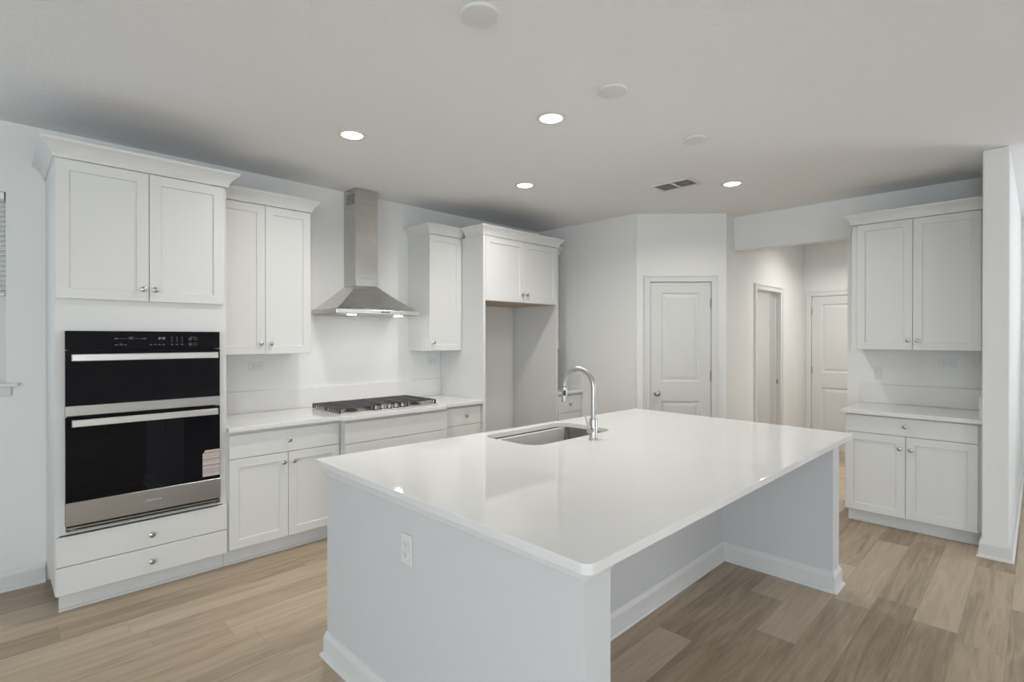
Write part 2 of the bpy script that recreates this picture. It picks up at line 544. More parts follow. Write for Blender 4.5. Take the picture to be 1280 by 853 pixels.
def jamb(parent, s0, s1, z1, d):
    b = MB()
    b.box(s0 - .012, s0 - .002, -.0005, d, 0, z1 + .010); b.box(s1 + .002, s1 + .012, -.0005, d, 0, z1 + .010)
    b.box(s0 - .002, s1 + .002, -.0005, d, z1 + .002, z1 + .010)
    b.box(s0 - .002, s0 + .010, .045, .075, 0, z1 + .002); b.box(s1 - .010, s1 + .002, .045, .075, 0, z1 + .002)
    return b.build('door_jamb', M['trim'], parent)


def panel_door(name, w, h, loc, rz, m):
    """moulded two-panel door, front face at y = 0 in its own frame"""
    b = MB(); t = .038
    sx0, sx1 = .115, w - .115
    zs = [0, .22, h * .405, h * .505, h - .105, h]
    xs = [0, sx0, sx1, w]
    base = len(b.v)
    for i in range(3):
        for j in range(5):
            x0, x1, z0, z1 = xs[i], xs[i + 1], zs[j], zs[j + 1]
            if i == 1 and j in (1, 3):
                b.rects(x0, x1, z0, z1, [(0, 0), (.010, .010), (.022, .010), (.050, .003)], cap0=False)
            else:
                k = len(b.v)
                b.v += [(x0, 0, z0), (x1, 0, z0), (x1, 0, z1), (x0, 0, z1)]
                b.face((k, k + 1, k + 2, k + 3))
    k = len(b.v)
    b.v += [(0, 0, 0), (w, 0, 0), (w, t, 0), (0, t, 0), (0, 0, h), (w, 0, h), (w, t, h), (0, t, h)]
    for q in ((0, 3, 2, 1), (4, 5, 6, 7), (1, 2, 6, 5), (2, 3, 7, 6), (3, 0, 4, 7)):
        b.face([k + i for i in q])
    me_o = b.build(name, m, None, loc=loc, rot=(0, 0, rz))
    bm = bmesh.new(); bm.from_mesh(me_o.data)
    bmesh.ops.remove_doubles(bm, verts=bm.verts, dist=1e-5)
    bmesh.ops.recalc_face_normals(bm, faces=bm.faces)
    bm.to_mesh(me_o.data); bm.free()
    me_o['kind'] = 'structure'
    return me_o


def hinge(parent, x, z):
    b = MB().lathe([(.0065, -.045), (.0065, .045)], (x, -.007, z), 'z', 10)
    b.lathe([(.004, .045), (.008, .048), (.004, .055)], (x, -.007, z), 'z', 10)
    b.box(x - .010, x + .010, -.003, -.0002, z - .044, z + .044)
    b.build('hinge', M['nickel'], parent)


def door_knob(parent, x, z):
    b = MB().lathe([(.032, 0), (.032, .004), (.026, .009), (.012, .014), (.011, .034), (.020, .040), (.028, .050), (.0285, .058), (.022, .068), (.008, .072), (0, .0725)],
                   (x, 0, z), 'y', 24, -1)
    b.build('door_handle', M['nickel'], parent)


# pantry door in the angled wall
cs = casing('trim_1', DS0, DS1, DH, .068, (X1, YA, 0), ang)
jamb(cs, DS0, DS1, DH, .115)
pl = (X1 + ux * (DS0 + .002) - uy * .003, YA + uy * (DS0 + .002) + ux * .003, .006)
d1 = panel_door('door_1', DS1 - DS0 - .004, DH - .010, pl, ang, M['door'])
door_knob(d1, .062, .915)
for z in (.22, 1.09, 1.84): hinge(d1, DS1 - DS0 - .004, z)

# open doorway in the hallway's left wall
cs = casing('trim_2', HO0 + .012, HO1 - .012, HOZ - .012, .068, (0, BY, 0), 0)
jamb(cs, HO0 + .012, HO1 - .012, HOZ - .012, .119)
MB().box(HO1 - .0135, HO1 - .011, .012, .040, .915, .975).build('strike_plate', M['nickel'], cs)
MB().box(HO1 - .0142, HO1 - .0136, .018, .034, .930, .960).build('latch_hole', M['slot'], cs)

# door at the end of the hallway
cs = casing('trim_3', -FD1, -FD0, FDZ, .068, (X4, 0, 0), -PI / 2)
jamb(cs, -FD1, -FD0, FDZ, .115)
d2 = panel_door('door_2', FD1 - FD0 - .004, FDZ - .010, (X4 + .003, FD1 - .002, .006), -PI / 2, M['door'])
for z in (.22, 1.05, 1.84): hinge(d2, 0, z)
door_knob(d2, FD1 - FD0 - .065, .915)

# baseboards
def baseboard(name, path):
    struct(name, MB().sweep(path, BASE), M['trim'])


baseboard('baseboard_back', [(XL, 0), (.186, 0)])
baseboard('baseboard_right', [(X1, -.70), (X1, YA), (X1 + ux * (DS0 - .07), YA + uy * (DS0 - .07))])
baseboard('baseboard_pantry', [(X1 + ux * (DS1 + .07), YA + uy * (DS1 + .07)), (BX, BY), (HO0 - .06, BY)])
baseboard('baseboard_hall', [(HO1 + .06, BY), (X4, BY), (X4, FD1 + .075)])
baseboard('baseboard_jamb', [(X3 + .12, YW1), (X3 + .12, YO), (X3, YO), (X3, -3.150)])
baseboard('baseboard_wing', [(4.885, YW1), (4.75, YW1), (4.75, YW0), (X4, YW0), (X4, YF)])
baseboard('baseboard_hall_end', [(X4, FD0 - .075), (X4, YW1), (X3 + .12, YW1)])
baseboard('baseboard_left', [(XL, SD1), (XL, 0)])
baseboard('baseboard_front', [(X4, YF), (XL, YF), (XL, SD0)])

# ------------------------------------------------------------------ tall oven cabinet
ZT = 2.452           # top of all upper doors
YD = -.63            # front of full-depth doors and drawers
OX0, OX1 = .190, 1.024
t = thing('oven_cabinet', 'tall white oven cabinet with two doors above and two drawers below a double oven', 'cabinet', (OX0, 0, 0))
w = OX1 - OX0
b = MB(); yb, yc = -.003, YD + .020
b.box(0, .019, yc, yb, .112, ZT); b.box(w - .019, w, yc, yb, .112, ZT)
b.box(.019, w - .019, yc, yb, ZT - .019, ZT); b.box(.019, w - .019, yc, yb, .112, .130)
b.box(.019, w - .019, yc, yb, 1.590, 1.609); b.box(.019, w - .019, yc, yb, .430, .446)
b.box(.019, w - .019, yb - .006, yb, .130, ZT - .019)
b.box(.019, .052, yc, yc + .019, .446, 1.590); b.box(w - .060, w - .019, yc, yc + .019, .446, 1.590)
b.box(.052, w - .060, yc, yc + .019, 1.522, 1.590); b.box(.019, w - .019, yc, yc + .019, 1.609, 1.72)
b.build('carcass', M['cabinet'], t)
MB().box(.022, w, -.545, -.480, 0, .112).build('toe_kick', M['cabinet'], t)
b = MB(); b.box(.018, w, -.557, -.546, 0, .014); b.build('shoe_molding', M['trim'], t, .004)
xm = .4185
for x0, x1, xk in ((.003, xm - .0015, xm - .030), (xm + .0015, w - .018, xm + .028)):
    d = shaker(t, x0, x1, 1.703, ZT - .004, YD); knob(d, xk, 1.772, YD)
for z0, z1, zk in ((.266, .424, .341), (.113, .262, .184)):
    d = slab_front(t, .003, w - .002, z0, z1, YD); knob(d, .427, zk, YD)
crown(t, [(0, -.004), (0, YD), (w, YD), (w, -.004)], ZT, 1.15)

# ------------------------------------------------------------------ double wall oven
ov = thing('wall_oven', 'black glass and stainless double wall oven built into the tall cabinet', 'oven', (.231, YD + .018, .449))
ow = .746
def oz(z): return z - .449
b = MB(); b.box(.022, ow - .022, .003, .50, oz(.452), oz(1.518)); b.build('oven_body', M['blackplastic'], ov)
pn = MB().rects(0, ow, oz(1.427), oz(1.529), [(0, -.001), (0, -.030), (.002, -.032)]).build('control_panel', M['blackglass'], ov)


def upper_oven_door():
    d = MB().rects(0, ow, oz(1.126), oz(1.423), [(0, -.001), (0, -.033), (.002, -.035)]).build('oven_door', M['blackglass'], ov)
    d['label'] = 'upper black glass oven door'
    MB().rects(-.001, ow + .001, oz(1.070), oz(1.125), [(0, -.001), (0, -.034), (.002, -.036)]).build('door_trim', M['steel'], d)
    return d


d_up = upper_oven_door()
d_lo = MB().rects(0, ow, oz(.607), oz(1.064), [(0, -.001), (0, -.033), (.002, -.035)]).build('oven_door', M['blackglass'], ov)
d_lo['label'] = 'lower black glass oven door'
MB().rects(-.001, ow + .003, oz(.482), oz(.606), [(0, -.001), (0, -.034), (.002, -.036)]).build('door_trim', M['steel'], d_lo)


def oven_handle(parent, zc, h):
    b = MB().rects(.024, ow - .021, zc - h / 2, zc + h / 2, [(0, -.062), (0, -.080), (.003, -.083)])
    b.box(.050, .068, -.062, -.035, zc - .010, zc + .010); b.box(ow - .068, ow - .050, -.062, -.035, zc - .010, zc + .010)
    b.build('handle', M['handle'], parent)


oven_handle(d_up, oz(1.385), .037)
oven_handle(d_lo, oz(1.034), .038)
b = MB(); b.box(.004, ow + .002, -.010, .002, oz(.449), oz(.481))
b.build('vent_recess', M['blackplastic'], ov)
b = MB()
for zz, dd in ((.4485, .030), (.4625, .024)):
    b.box(.004, ow + .004, -dd, -.0105, oz(zz), oz(zz) + .0075)
for xx in (.03, ow - .03): b.box(xx - .01, xx + .01, -.014, -.0105, oz(.4485), oz(.470))
vs = b.build('vent_strip', M['steel'], ov)
# printed symbols on the control panel
b = MB(); yy = -.0330
def dash(x0, x1, z0, z1): b.box(x0, x1, yy, yy + .0008, z0, z1)
def dot(x, z, r=.0035): b.lathe([(r, 0), (r, .0008)], (x, yy, z), 'y', 8, 1)
zt = oz(1.487); zb = oz(1.452)
dash(.225, .350, zt - .0008, zt + .0008)
for x in (.219, .287, .352): dash(x - .008, x + .008, zt - .003, zt + .003)
dash(.276, .300, zt + .007, zt + .010)
for x in (.221, .242, .262): dash(x - .007, x + .007, zb - .0022, zb + .0022)
dash(.236, .248, zb + .006, zb + .008)
b.build('temperature_scale', M['icon'], pn); b = MB()
for x in (.382, .404, .424, .444): dash(x - .006, x + .006, zb - .0025, zb + .0025)
b.build('touch_key_row', M['icon'], pn); b = MB()
for x in (.487, .513, .540):
    for q in range(3): dash(x - .0024, x + .0024, zt + .008 - q * .012 - .003, zt + .008 - q * .012 + .003)
    dash(x - .0065, x + .0065, zb - .002, zb + .003)
b.build('keypad', M['icon'], pn); b = MB()
def ring(x, z, r):
    b.tube([(x + r * math.cos(a * PI / 6), yy, z + r * math.sin(a * PI / 6)) for a in range(13)], .0011, 6)
for x, z in ((.583, zt - .002), (.611, zt - .001), (.583, zb + .001), (.609, zb + .002)): ring(x, z, .0085)
dash(.585, .609, zt + .008, zt + .0105)
for x, z in ((.583, zt - .002), (.583, zb + .001)): dash(x - .004, x + .004, z - .004, z + .004)
b.build('mode_icons', M['icon'], pn)
b = MB()
# clock digits drawn as seven-segment strokes: 8:48
def seg(x, z, s_, on):
    W2, H2 = s_ * .30, s_ * .5; th = s_ * .11
    R = {'a': (-W2, W2, 2 * H2 - th, 2 * H2), 'g': (-W2, W2, H2 - th / 2, H2 + th / 2), 'd': (-W2, W2, 0, th),
         'f': (-W2, -W2 + th, H2, 2 * H2), 'b': (W2 - th, W2, H2, 2 * H2), 'e': (-W2, -W2 + th, 0, H2), 'c': (W2 - th, W2, 0, H2)}
    for k in on:
        x0, x1, z0, z1 = R[k]; b.box(x + x0, x + x1, yy, yy + .0008, z + z0, z + z1)
for x, on in ((.424, 'abcdefg'), (.437, 'fgbc'), (.448, 'abcdefg')): seg(x, zt - .005, .013, on)
dash(.4297, .4312, zt - .002, zt); dash(.4297, .4312, zt + .003, zt + .005)
b.build('clock_display', M['display'], pn)
# energy sticker on the lower door
st = MB(); x0, x1, z0, z1 = .648, .744, oz(.629), oz(.792)
st.loft([[(x0, y, z0), (x1, y, z0), (x1, y, z1), (x0 + .016, y, z1), (x0, y, z1 - .022)] for y in (-.0352, -.0357)])
stk = st.build('sticker', M['paper'], d_lo)
# faint oval maker's mark on the bottom trim
b = MB(); lx, lz = .385, oz(.545)
b.tube([(lx - .018 + .016 * math.cos(a * PI / 8), -.0362, lz + .007 * math.sin(a * PI / 8) + .002 * math.cos(a * PI / 8)) for a in range(17)], .0009, 6)
for k in range(7): b.box(lx - .020 + .010 * k, lx - .014 + .010 * k, -.0366, -.0361, lz - .003, lz + (.006 if k in (0, 2, 6) else .003))
b.build('maker_mark', M['logo'], d_lo)

# ------------------------------------------------------------------ wall (upper) cabinets
YU = -.345


def upper(name, label, x0, x1, z0, doors, loc_rz=(0.0, 0.0, 0.0), yu=YU, cpath=None, fill=0.0):
    t = thing(name, label, 'cabinet', (loc_rz[0], loc_rz[1], z0), loc_rz[2])
    zt = ZT - z0
    b = MB()
    b.box(x0, x1 + fill, yu + .020, -.003, .014, zt)
    b.box(x0, x0 + .016, yu + .020, -.003, 0, .014); b.box(x1 - .016, x1, yu + .020, -.003, 0, .014)
    b.box(x0 + .016, x1 - .016, yu + .020, yu + .036, 0, .014)
    b.build('carcass', M['cabinet'], t)
    for a, c, kx in doors:
        d = shaker(t, a, c, .002, zt - .004, yu)
        if kx is not None: knob(d, kx, .078, yu)
    if cpath: crown(t, cpath, zt)
    return t


UX0, UX1 = 1.0265, 1.697
xm = 1.361
upper('wall_cabinet', 'tall white two-door wall cabinet hung between oven cabinet and range hood', UX0, UX1, 1.372,
      [(UX0 + .003, xm - .0015, xm - .036), (xm + .0015, UX1 - .002, xm + .034)], cpath=[(UX0 + .0615, YU), (UX1, YU), (UX1, -.004)])
SX0, SX1 = 2.808, 3.187
upper('wall_cabinet', 'narrow white one-door wall cabinet hung right of the range hood', SX0, SX1, 1.370,
      [(SX0 + .002, SX1 - .003, SX0 + .040)], cpath=[(SX0, -.004), (SX0, YU), (SX1, YU)])
CX0, CX1 = 4.262, 4.655
upper('wall_cabinet', 'white wall cabinet mostly hidden in the gap right of the fridge alcove', CX0, CX1, 1.360,
      [(CX0 + .003, CX1 - .002, CX0 + .035)], cpath=[(CX0, YU), (CX1, YU)])

# ------------------------------------------------------------------ fridge surround
FX0, FX1, YR = 3.190, 4.258, -.655
t = thing('fridge_cabinet', 'white fridge surround of two tall panels with a two-door cabinet across the top', 'cabinet', (0, 0, 0))
MB().box(FX0, FX0 + .030, YR, -.003, 0, ZT).build('side_panel', M['cabinet'], t, .0015)
MB().box(FX1 - .022, FX1, YR, -.003, 0, ZT).build('side_panel', M['cabinet'], t, .0015)
b = MB(); b.box(FX0 + .0305, FX1 - .0225, YR + .020, -.003, 1.845, ZT)
b.build('carcass', M['cabinet'], t)
MB().box(FX0 + .034, FX1 - .026, YR + .030, -.006, 1.840, 1.8445).build('bottom_panel', M['cabinet_inside'], t)
xm = 3.737
for a, c, kx in ((FX0 + .033, xm - .0015, xm - .034), (xm + .0015, FX1 - .024, xm + .036)):
    d = shaker(t, a, c, 1.842, ZT - .004, YR - .001); knob(d, kx, 1.920, YR - .001)
crown(t, [(FX0, -.405), (FX0, YR), (FX1, YR), (FX1, -.405)], ZT)

# ------------------------------------------------------------------ base cabinets
def base(name, label, x0, x1, yd, fronts, loc=(0, 0), rz=0.0, side_l=0.0, fill=0.0):
    t = thing(name, label, 'cabinet', (loc[0], loc[1], 0), rz)
    b = MB(); b.box(x0, x1 + fill, yd + .020, -.003, .112, .883)
    b.build('carcass', M['cabinet'], t)
    tf = yd + .085
    MB().box(x0 + side_l, x1 + fill, tf, tf + .05, 0, .1115).build('toe_kick', M['cabinet'], t)
    MB().box(x0 + side_l - .002 * (side_l > 0), x1, tf - .012, tf - .0005, 0, .014).build('shoe_molding', M['trim'], t, .004)
    for kind, a, c, z0, z1, kx, kz in fronts:
        d = shaker(t, a, c, z0, z1, yd) if kind == 'door' else slab_front(t, a, c, z0, z1, yd)
        if kx is not None: knob(d, kx, kz, yd)
    return t


LX0, LX1 = 1.0255, 1.792
xm = 1.411
base('base_cabinet', 'white base cabinet with one wide drawer over two doors beside the oven cabinet', LX0, LX1, YD,
     [('drawer', LX0 + .010, LX1 - .004, .706, .862, 1.412, .785),
      ('door', LX0 + .010, xm - .0015, .120, .702, xm - .035, .637), ('door', xm + .0015, LX1 - .004, .120, .702, xm + .034, .637)])
KX0, KX1, YK = 1.7935, 2.738, -.700
base('base_cabinet', 'white base cabinet stepped forward under the gas cooktop, plain front without knobs', KX0, KX1, YK,
     [('drawer', KX0 + .003, KX1 - .003, .706, .862, None, 0), ('drawer', KX0 + .003, KX1 - .003, .415, .702, None, 0),
      ('drawer', KX0 + .003, KX1 - .003, .120, .411, None, 0)])
NX0, NX1 = 2.7395, 3.1885
base('base_cabinet', 'narrow white base cabinet of knobbed drawers between cooktop and fridge panel', NX0, NX1, YD,
     [('drawer', NX0 + .006, NX1 - .006, .706, .862, 3.00, .785), ('drawer', NX0 + .006, NX1 - .006, .415, .702, 3.00, .56),
      ('drawer', NX0 + .006, NX1 - .006, .120, .411, 3.00, .27)])
base('base_cabinet', 'white base cabinet with small drawer tucked right of the fridge alcove', CX0, CX1, -.660,
     [('drawer', CX0 + .003, CX1 - .006, .678, .858, 4.45, .765), ('drawer', CX0 + .003, CX1 - .006, .405, .674, 4.45, .52),
      ('drawer', CX0 + .003, CX1 - .006, .120, .401, 4.45, .27)])

# counters on the kitchen wall
YC = -.660
out = rounded([(1.0262, -.003), (1.0262, YC), (KX0 - .050, YC), (KX0 - .004, YK - .028), (KX1 - .020, YK - .028), (KX1 + .030, YC), (3.1890, YC), (3.1890, -.003)],
              [0, 0, .06, .05, .05, .06, 0, 0], 5)
ct = slab_mesh('countertop', [out], .8835, .914, M['quartz'])
tag(ct, 'white quartz countertop with bumped-out front under the gas cooktop', 'countertop')
MB().box(1.0262, 3.1880, -.020, -.002, .9145, 1.078).build('backsplash', M['quartz'], ct, .002)
ct = slab_mesh('countertop', [[(CX0 + .001, -.003), (CX0 + .001, -.690), (CX1 + .002, -.690), (CX1 + .002, -.003)]], .8835, .914, M['quartz'])
tag(ct, 'short white countertop in the gap right of the fridge alcove', 'countertop')
b = MB(); b.box(CX0 + .001, CX1 - .016, -.020, -.002, .9145, 1.078); b.box(CX1 - .0155, CX1 + .002, -.670, -.002, .9145, 1.078)
b.build('backsplash', M['quartz'], ct, .002)

# ------------------------------------------------------------------ gas cooktop
gx0, gx1, gy0, gy1 = 1.790, 2.690, -.640, -.130
ck = thing('gas_cooktop', 'stainless gas cooktop with black cast iron grates on the white counter', 'cooktop', ((gx0 + gx1) / 2, (gy0 + gy1) / 2, .9145))
hx, hy = (gx1 - gx0) / 2, (gy1 - gy0) / 2
rr = rounded([(-hx, -hy), (hx, -hy), (hx, hy), (-hx, hy)], .015, 4)
def off(k, z): return [(x * (1 - k / hx), y * (1 - k / hy), z) for x, y in rr]
b = MB().loft([off(.004, 0), off(0, .003), off(0, .007), off(.004, .009), off(.02, .008), off(.03, .006)])
b.build('tray', M['tray'], ck)
gw = (2 * hx - .02) / 3


def grate(xa, xb, ya, yb):
    b = MB(); r = .005; z0, z1 = .036, .046
    b.box(xa, xa + 2 * r, ya, yb, z0, z1); b.box(xb - 2 * r, xb, ya, yb, z0, z1)
    b.box(xa + 2 * r, xb - 2 * r, ya, ya + .008, z0 + .004, z1); b.box(xa + 2 * r, xb - 2 * r, yb - 2 * r, yb, z0, z1)
    n = int((yb - ya) / .042)
    for k in range(1, n):
        y = ya + (yb - ya) * k / n
        b.box(xa + 2 * r, xb - 2 * r, y - .0045, y + .0045, z0 + .001, z1 + .002)
    xc = (xa + xb) / 2
    b.box(xc - .005, xc + .005, ya + .009, yb - 2 * r, z0, z1 + .003)
    for k in range(n + 1):                       # short fingers hanging along both sides
        y = ya + .006 + (yb - ya - .012) * k / n
        for xx in (xa, xb - .010): b.box(xx, xx + .010, y - .006, y + .006, z0 - .014, z0)
    for xx in (xa + .001, xb - .009): b.box(xx, xx + .008, ya + .012, yb - .012, .0125, .0175)
    for xx in (xa, xb - .012):
        for y in (ya, yb - .012, (ya + yb) / 2 - .006): b.box(xx, xx + .012, y, y + .012, .0092, z0)
    return b.build('grate', M['iron'], ck, .0012, 1)


grate(-hx + .006, -hx + .006 + gw, -hy + .030, hy - .012)
grate(-gw / 2 + .004, gw / 2 - .004, -hy + .115, hy - .012)
grate(hx - .006 - gw, hx - .006, -hy + .030, hy - .012)
for bx_, by_, br in ((-gw - .003, -.12, .040), (-gw - .003, .13, .034), (0, .05, .052), (gw + .003, -.12, .034), (gw + .003, .13, .040)):
    b = MB().lathe([(br + .012, .0085), (br + .012, .011), (br, .014), (br - .004, .020), (br - .008, .023), (0, .024)], (bx_, by_, 0), 'z', 24)
    b.build('burner', M['burner'], ck)
for k in range(5):
    kx = -.125 + .0625 * k
    b = MB().lathe([(.024, .0085), (.024, .012), (.020, .0135)], (kx, -hy + .060, 0), 'z', 20)
    kb = b.build('knob_base', M['blackplastic'], ck)
    b = MB().lathe([(.0185, .0137), (.0165, .032), (.015, .036), (0, .037)], (kx, -hy + .060, 0), 'z', 20)
    b.box(kx - .0035, kx + .0035, -hy + .045, -hy + .075, .036, .041)
    b.build('knob', M['faucet'], kb)

# ------------------------------------------------------------------ range hood
hd = thing('range_hood', 'stainless steel chimney range hood mounted on the wall above the cooktop', 'range hood', (2.240, 0, 1.676))
hw, hdp = .385, .440
c0, c1, cdp = -.098, .108, .212
def rz_(x0, x1, yf, z): return [(x0, yf, z), (x1, yf, z), (x1, -.004, z), (x0, -.004, z)]
b = MB().loft([rz_(-hw, hw, -hdp, .012), rz_(-hw, hw, -hdp, .046)], cap0=True, cap1=True)
bn = b.build('front_band', M['hood'], hd, .002)
L = []
for k in range(11):
    f = k / 10.0; e = f ** 0.92
    L.append(rz_(-hw + (c0 + hw) * e, hw + (c1 - hw) * e, -hdp + (hdp - cdp) * e, .0465 + .212 * (f ** 1.06)))
b = MB().loft(L)
b.build('canopy', M['hood'], hd)
b = MB().loft([rz_(c0, c1, -cdp, .259), rz_(c0, c1, -cdp, H - 1.676 - .003)])
ch = b.build('chimney', M['steel_v'], hd, .002)
b = MB()
b.box(c0 - .0012, c0 - .0002, -cdp + .03, -.055, H - 1.676 - .135, H - 1.676 - .045)
vg = b.build('vent_grille', M['duct_dark'], ch)
b = MB()
for k in range(7): b.box(c0 - .003, c0 - .0013, -cdp + .03, -.055, H - 1.676 - .133 + k * .013, H - 1.676 - .127 + k * .013)
b.build('vent_slat', M['steel_v'], vg)
b = MB()
b.box(-hw + .012, hw - .012, -hdp + .012, -.012, .006, .0115)
b.build('filter_panel', M['steel'], hd)
for xx in (-.225, .205):
    MB().lathe([(.034, 0), (.034, .004), (.03, .0055)], (xx, -hdp + .052, 0), 'z', 20).build('hood_lamp', M['hoodlens'], hd)
for k in range(4):
    MB().lathe([(.0065, 0), (.0065, .003), (.005, .004)], (.020 + .021 * k, -hdp - .0002, .030), 'y', 14, -1).build('button', M['blackplastic'], bn)

# ------------------------------------------------------------------ wall plates
def outlet(label, loc, rz, horizontal=False, group=None, wd=.070, switch=False):
    t = thing('light_switch' if switch else 'wall_outlet', label, 'light switch' if switch else 'outlet', loc, rz, group)
    def bx(mb, x0, x1, y0, y1, z0, z1):
        return mb.box(z0, z1, y0, y1, x0, x1) if horizontal else mb.box(x0, x1, y0, y1, z0, z1)
    h = .115
    pl = bx(MB(), -wd / 2, wd / 2, -.006, -.0005, -h / 2, h / 2).build('cover_plate', M['plate'], t, .003)
    if switch:
        bx(MB(), -.012, .012, -.011, -.0062, -.030, .030).build('rocker', M['plate'], t, .002)
        return t
    for s in (-1, 1):
        r = bx(MB(), -.0165, .0165, -.0085, -.0062, s * .0195 - .0135, s * .0195 + .0135).build('receptacle', M['plate'], t, .003)
        b = MB()
        bx(b, -.0085, -.0055, -.0091, -.0086, s * .0195 - .002, s * .0195 + .008); bx(b, .0055, .0085, -.0091, -.0086, s * .0195 - .002, s * .0195 + .007)
        bx(b, -.0025, .0025, -.0091, -.0086, s * .0195 - .010, s * .0195 - .006)
        b.build('slot', M['slot'], r)
    return t


outlet('white outlet on the kitchen wall below the left two-door wall cabinet', (1.412, 0, 1.272), 0, True)
outlet('white outlet on the kitchen wall below the narrow wall cabinet', (3.085, 0, 1.258), 0, True)
outlet('white outlet on the wall right of the hallway, near the wing wall', (X3, -3.755, 1.285), -PI / 2, True)
outlet('white wall switch beside the hallway opening above the right counter', (X3, -3.283, 1.180), -PI / 2, wd=.06, switch=True)
outlet('white upright outlet on the left end of the kitchen island', (1.070, -2.612, .692), -PI / 2)

# ------------------------------------------------------------------ island
isl = thing('kitchen_island', 'large white kitchen island base with open seating overhang', 'island', (2.3, -2.7, 0))
inv = Matrix.Translation((-2.3, -2.7 * -1, 0))
def ip(b): b.v = [(x - 2.3, y + 2.7, z) for x, y, z in b.v]; return b
IL0, IL1, IR0, IR1 = 1.070, 1.188, 3.455, 3.588
IYB, IYF, IYK = -1.945, -3.448, -2.785
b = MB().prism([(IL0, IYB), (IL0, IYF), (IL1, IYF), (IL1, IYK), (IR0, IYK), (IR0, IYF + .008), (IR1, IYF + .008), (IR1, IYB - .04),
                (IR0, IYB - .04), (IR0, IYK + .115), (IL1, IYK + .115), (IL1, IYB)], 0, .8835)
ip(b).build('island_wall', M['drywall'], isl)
b = MB(); b.box(IL1 + .001, IR0 - .001, -2.012, -1.992, .112, .880)
for x in (1.95, 2.79): b.box(x - .009, x + .009, IYK + .117, -2.013, .112, .66)
b.box(IL1 + .001, IR0 - .001, IYK + .117, -2.013, .112, .128)
ip(b).build('cabinet_back', M['cabinet'], isl)
b = MB(); b.box(IL1 + .001, IR0 - .001, -2.08, -2.06, 0, .111); ip(b).build('toe_kick', M['cabinet'], isl)
pth = [(IL1, IYB), (IL0, IYB), (IL0, IYF), (IL1, IYF), (IL1, IYK), (IR0, IYK), (IR0, IYF + .008), (IR1, IYF + .008), (IR1, IYB - .04)]
ip(MB().sweep(pth, BASE)).build('baseboard', M['trim'], isl)
ip(MB().sweep(pth, [(0, .848), (.0045, .848), (.006, .8505), (.006, .8833), (0, .8833)])).build('apron_trim', M['trim'], isl)

sk = [(2.000, -2.405), (2.745, -2.405), (2.745, -1.975), (2.000, -1.975)]
hole = rounded(sk, .095, 10)
ito = rounded([(1.048, -1.862), (1.026, -3.494), (3.655, -3.502), (3.693, -1.968)], [.012, .030, .020, .012], 6)
ct = slab_mesh('island_countertop', [ito, hole], .8838, .914, M['quartz'])
tag(ct, 'large glossy white quartz slab with a sink cutout on the island', 'countertop')

# undermount sink
cxs, cys = 2.3725, -2.19
snk = thing('kitchen_sink', 'undermount stainless steel sink bowl set in the island counter', 'sink', (cxs, cys, .68))
def sl(o, z, r=.095):
    p = rounded([(2.000 - o, -2.405 - o), (2.745 + o, -2.405 - o), (2.745 + o, -1.975 + o), (2.000 - o, -1.975 + o)], max(.02, r + o), 10)
    return [(x - cxs, y - cys, z - .68) for x, y in p]
b = MB().loft([sl(.022, .8836), sl(.0015, .8836), sl(-.004, .74), sl(-.012, .712), sl(-.028, .697), sl(-.06, .692), sl(-.16, .690, .2)],
              cap0=False, smooth=True)
so = b.build('bowl', M['sink'], snk)
md = so.modifiers.new('thick', 'SOLIDIFY'); md.thickness = .0015; md.offset = 1
b = MB().lathe([(.048, .0125), (.048, .0145), (.042, .0155), (.034, .0135), (.03, .0125)], (0, .02, 0), 'z', 28)
b.build('drain', M['faucet'], snk)

# faucet
fc = thing('kitchen_faucet', 'tall gooseneck stainless pull-down faucet beside the island sink', 'faucet', (2.383, -2.507, .9143))
MB().lathe([(.0265, 0), (.0265, .006), (.0235, .009), (.0235, .112), (.0215, .118), (.014, .1185)], (0, 0, 0), 'z', 28).build('faucet_body', M['faucet'], fc)
R = .106; zc = .292
pts = [(0, 0, .119), (0, 0, .17), (0, 0, .23)] + [(0, R - R * math.cos(a), zc + R * math.sin(a)) for a in [k * PI * 1.02 / 22 for k in range(23)]]
MB().tube(pts, .0142, 18).build('spout', M['faucet'], fc)
e = Vector(pts[-1]); dv = (e - Vector(pts[-2])).normalized()
hp = [e + dv * s for s in (.001, .004, .05, .086, .094)]
hdq = MB().tube(hp, [.0150, .0158, .0164, .0176, .0158], 18).build('spray_head', M['faucet'], fc)
MB().tube([e - dv * .003, e + dv * .001], .0152, 18).build('collar', M['blackplastic'], fc)
side = Vector((-.72, -.69, 0)); mid = e + dv * .036
b = MB(); ring_ = []
lat = side.cross(dv).normalized()
for off_ in (.0135, .0175):
    ring_.append([tuple(mid + side * off_ + lat * (.0085 * math.cos(2 * PI * k / 16)) + dv * (.018 * math.sin(2 * PI * k / 16))) for k in range(16)])
b.loft(ring_); b.build('spray_button', M['blackplastic'], hdq)
b = MB().tube([(-.020, -.004, .055), (-.058, -.012, .055)], .0155, 18)
hv = b.build('handle', M['faucet'], fc, .002)
MB().tube([(-.048, -.006, .066), (-.056, -.001, .10), (-.064, .005, .140)], [.0068, .0062, .0056], 12).build('lever', M['faucet'], hv)

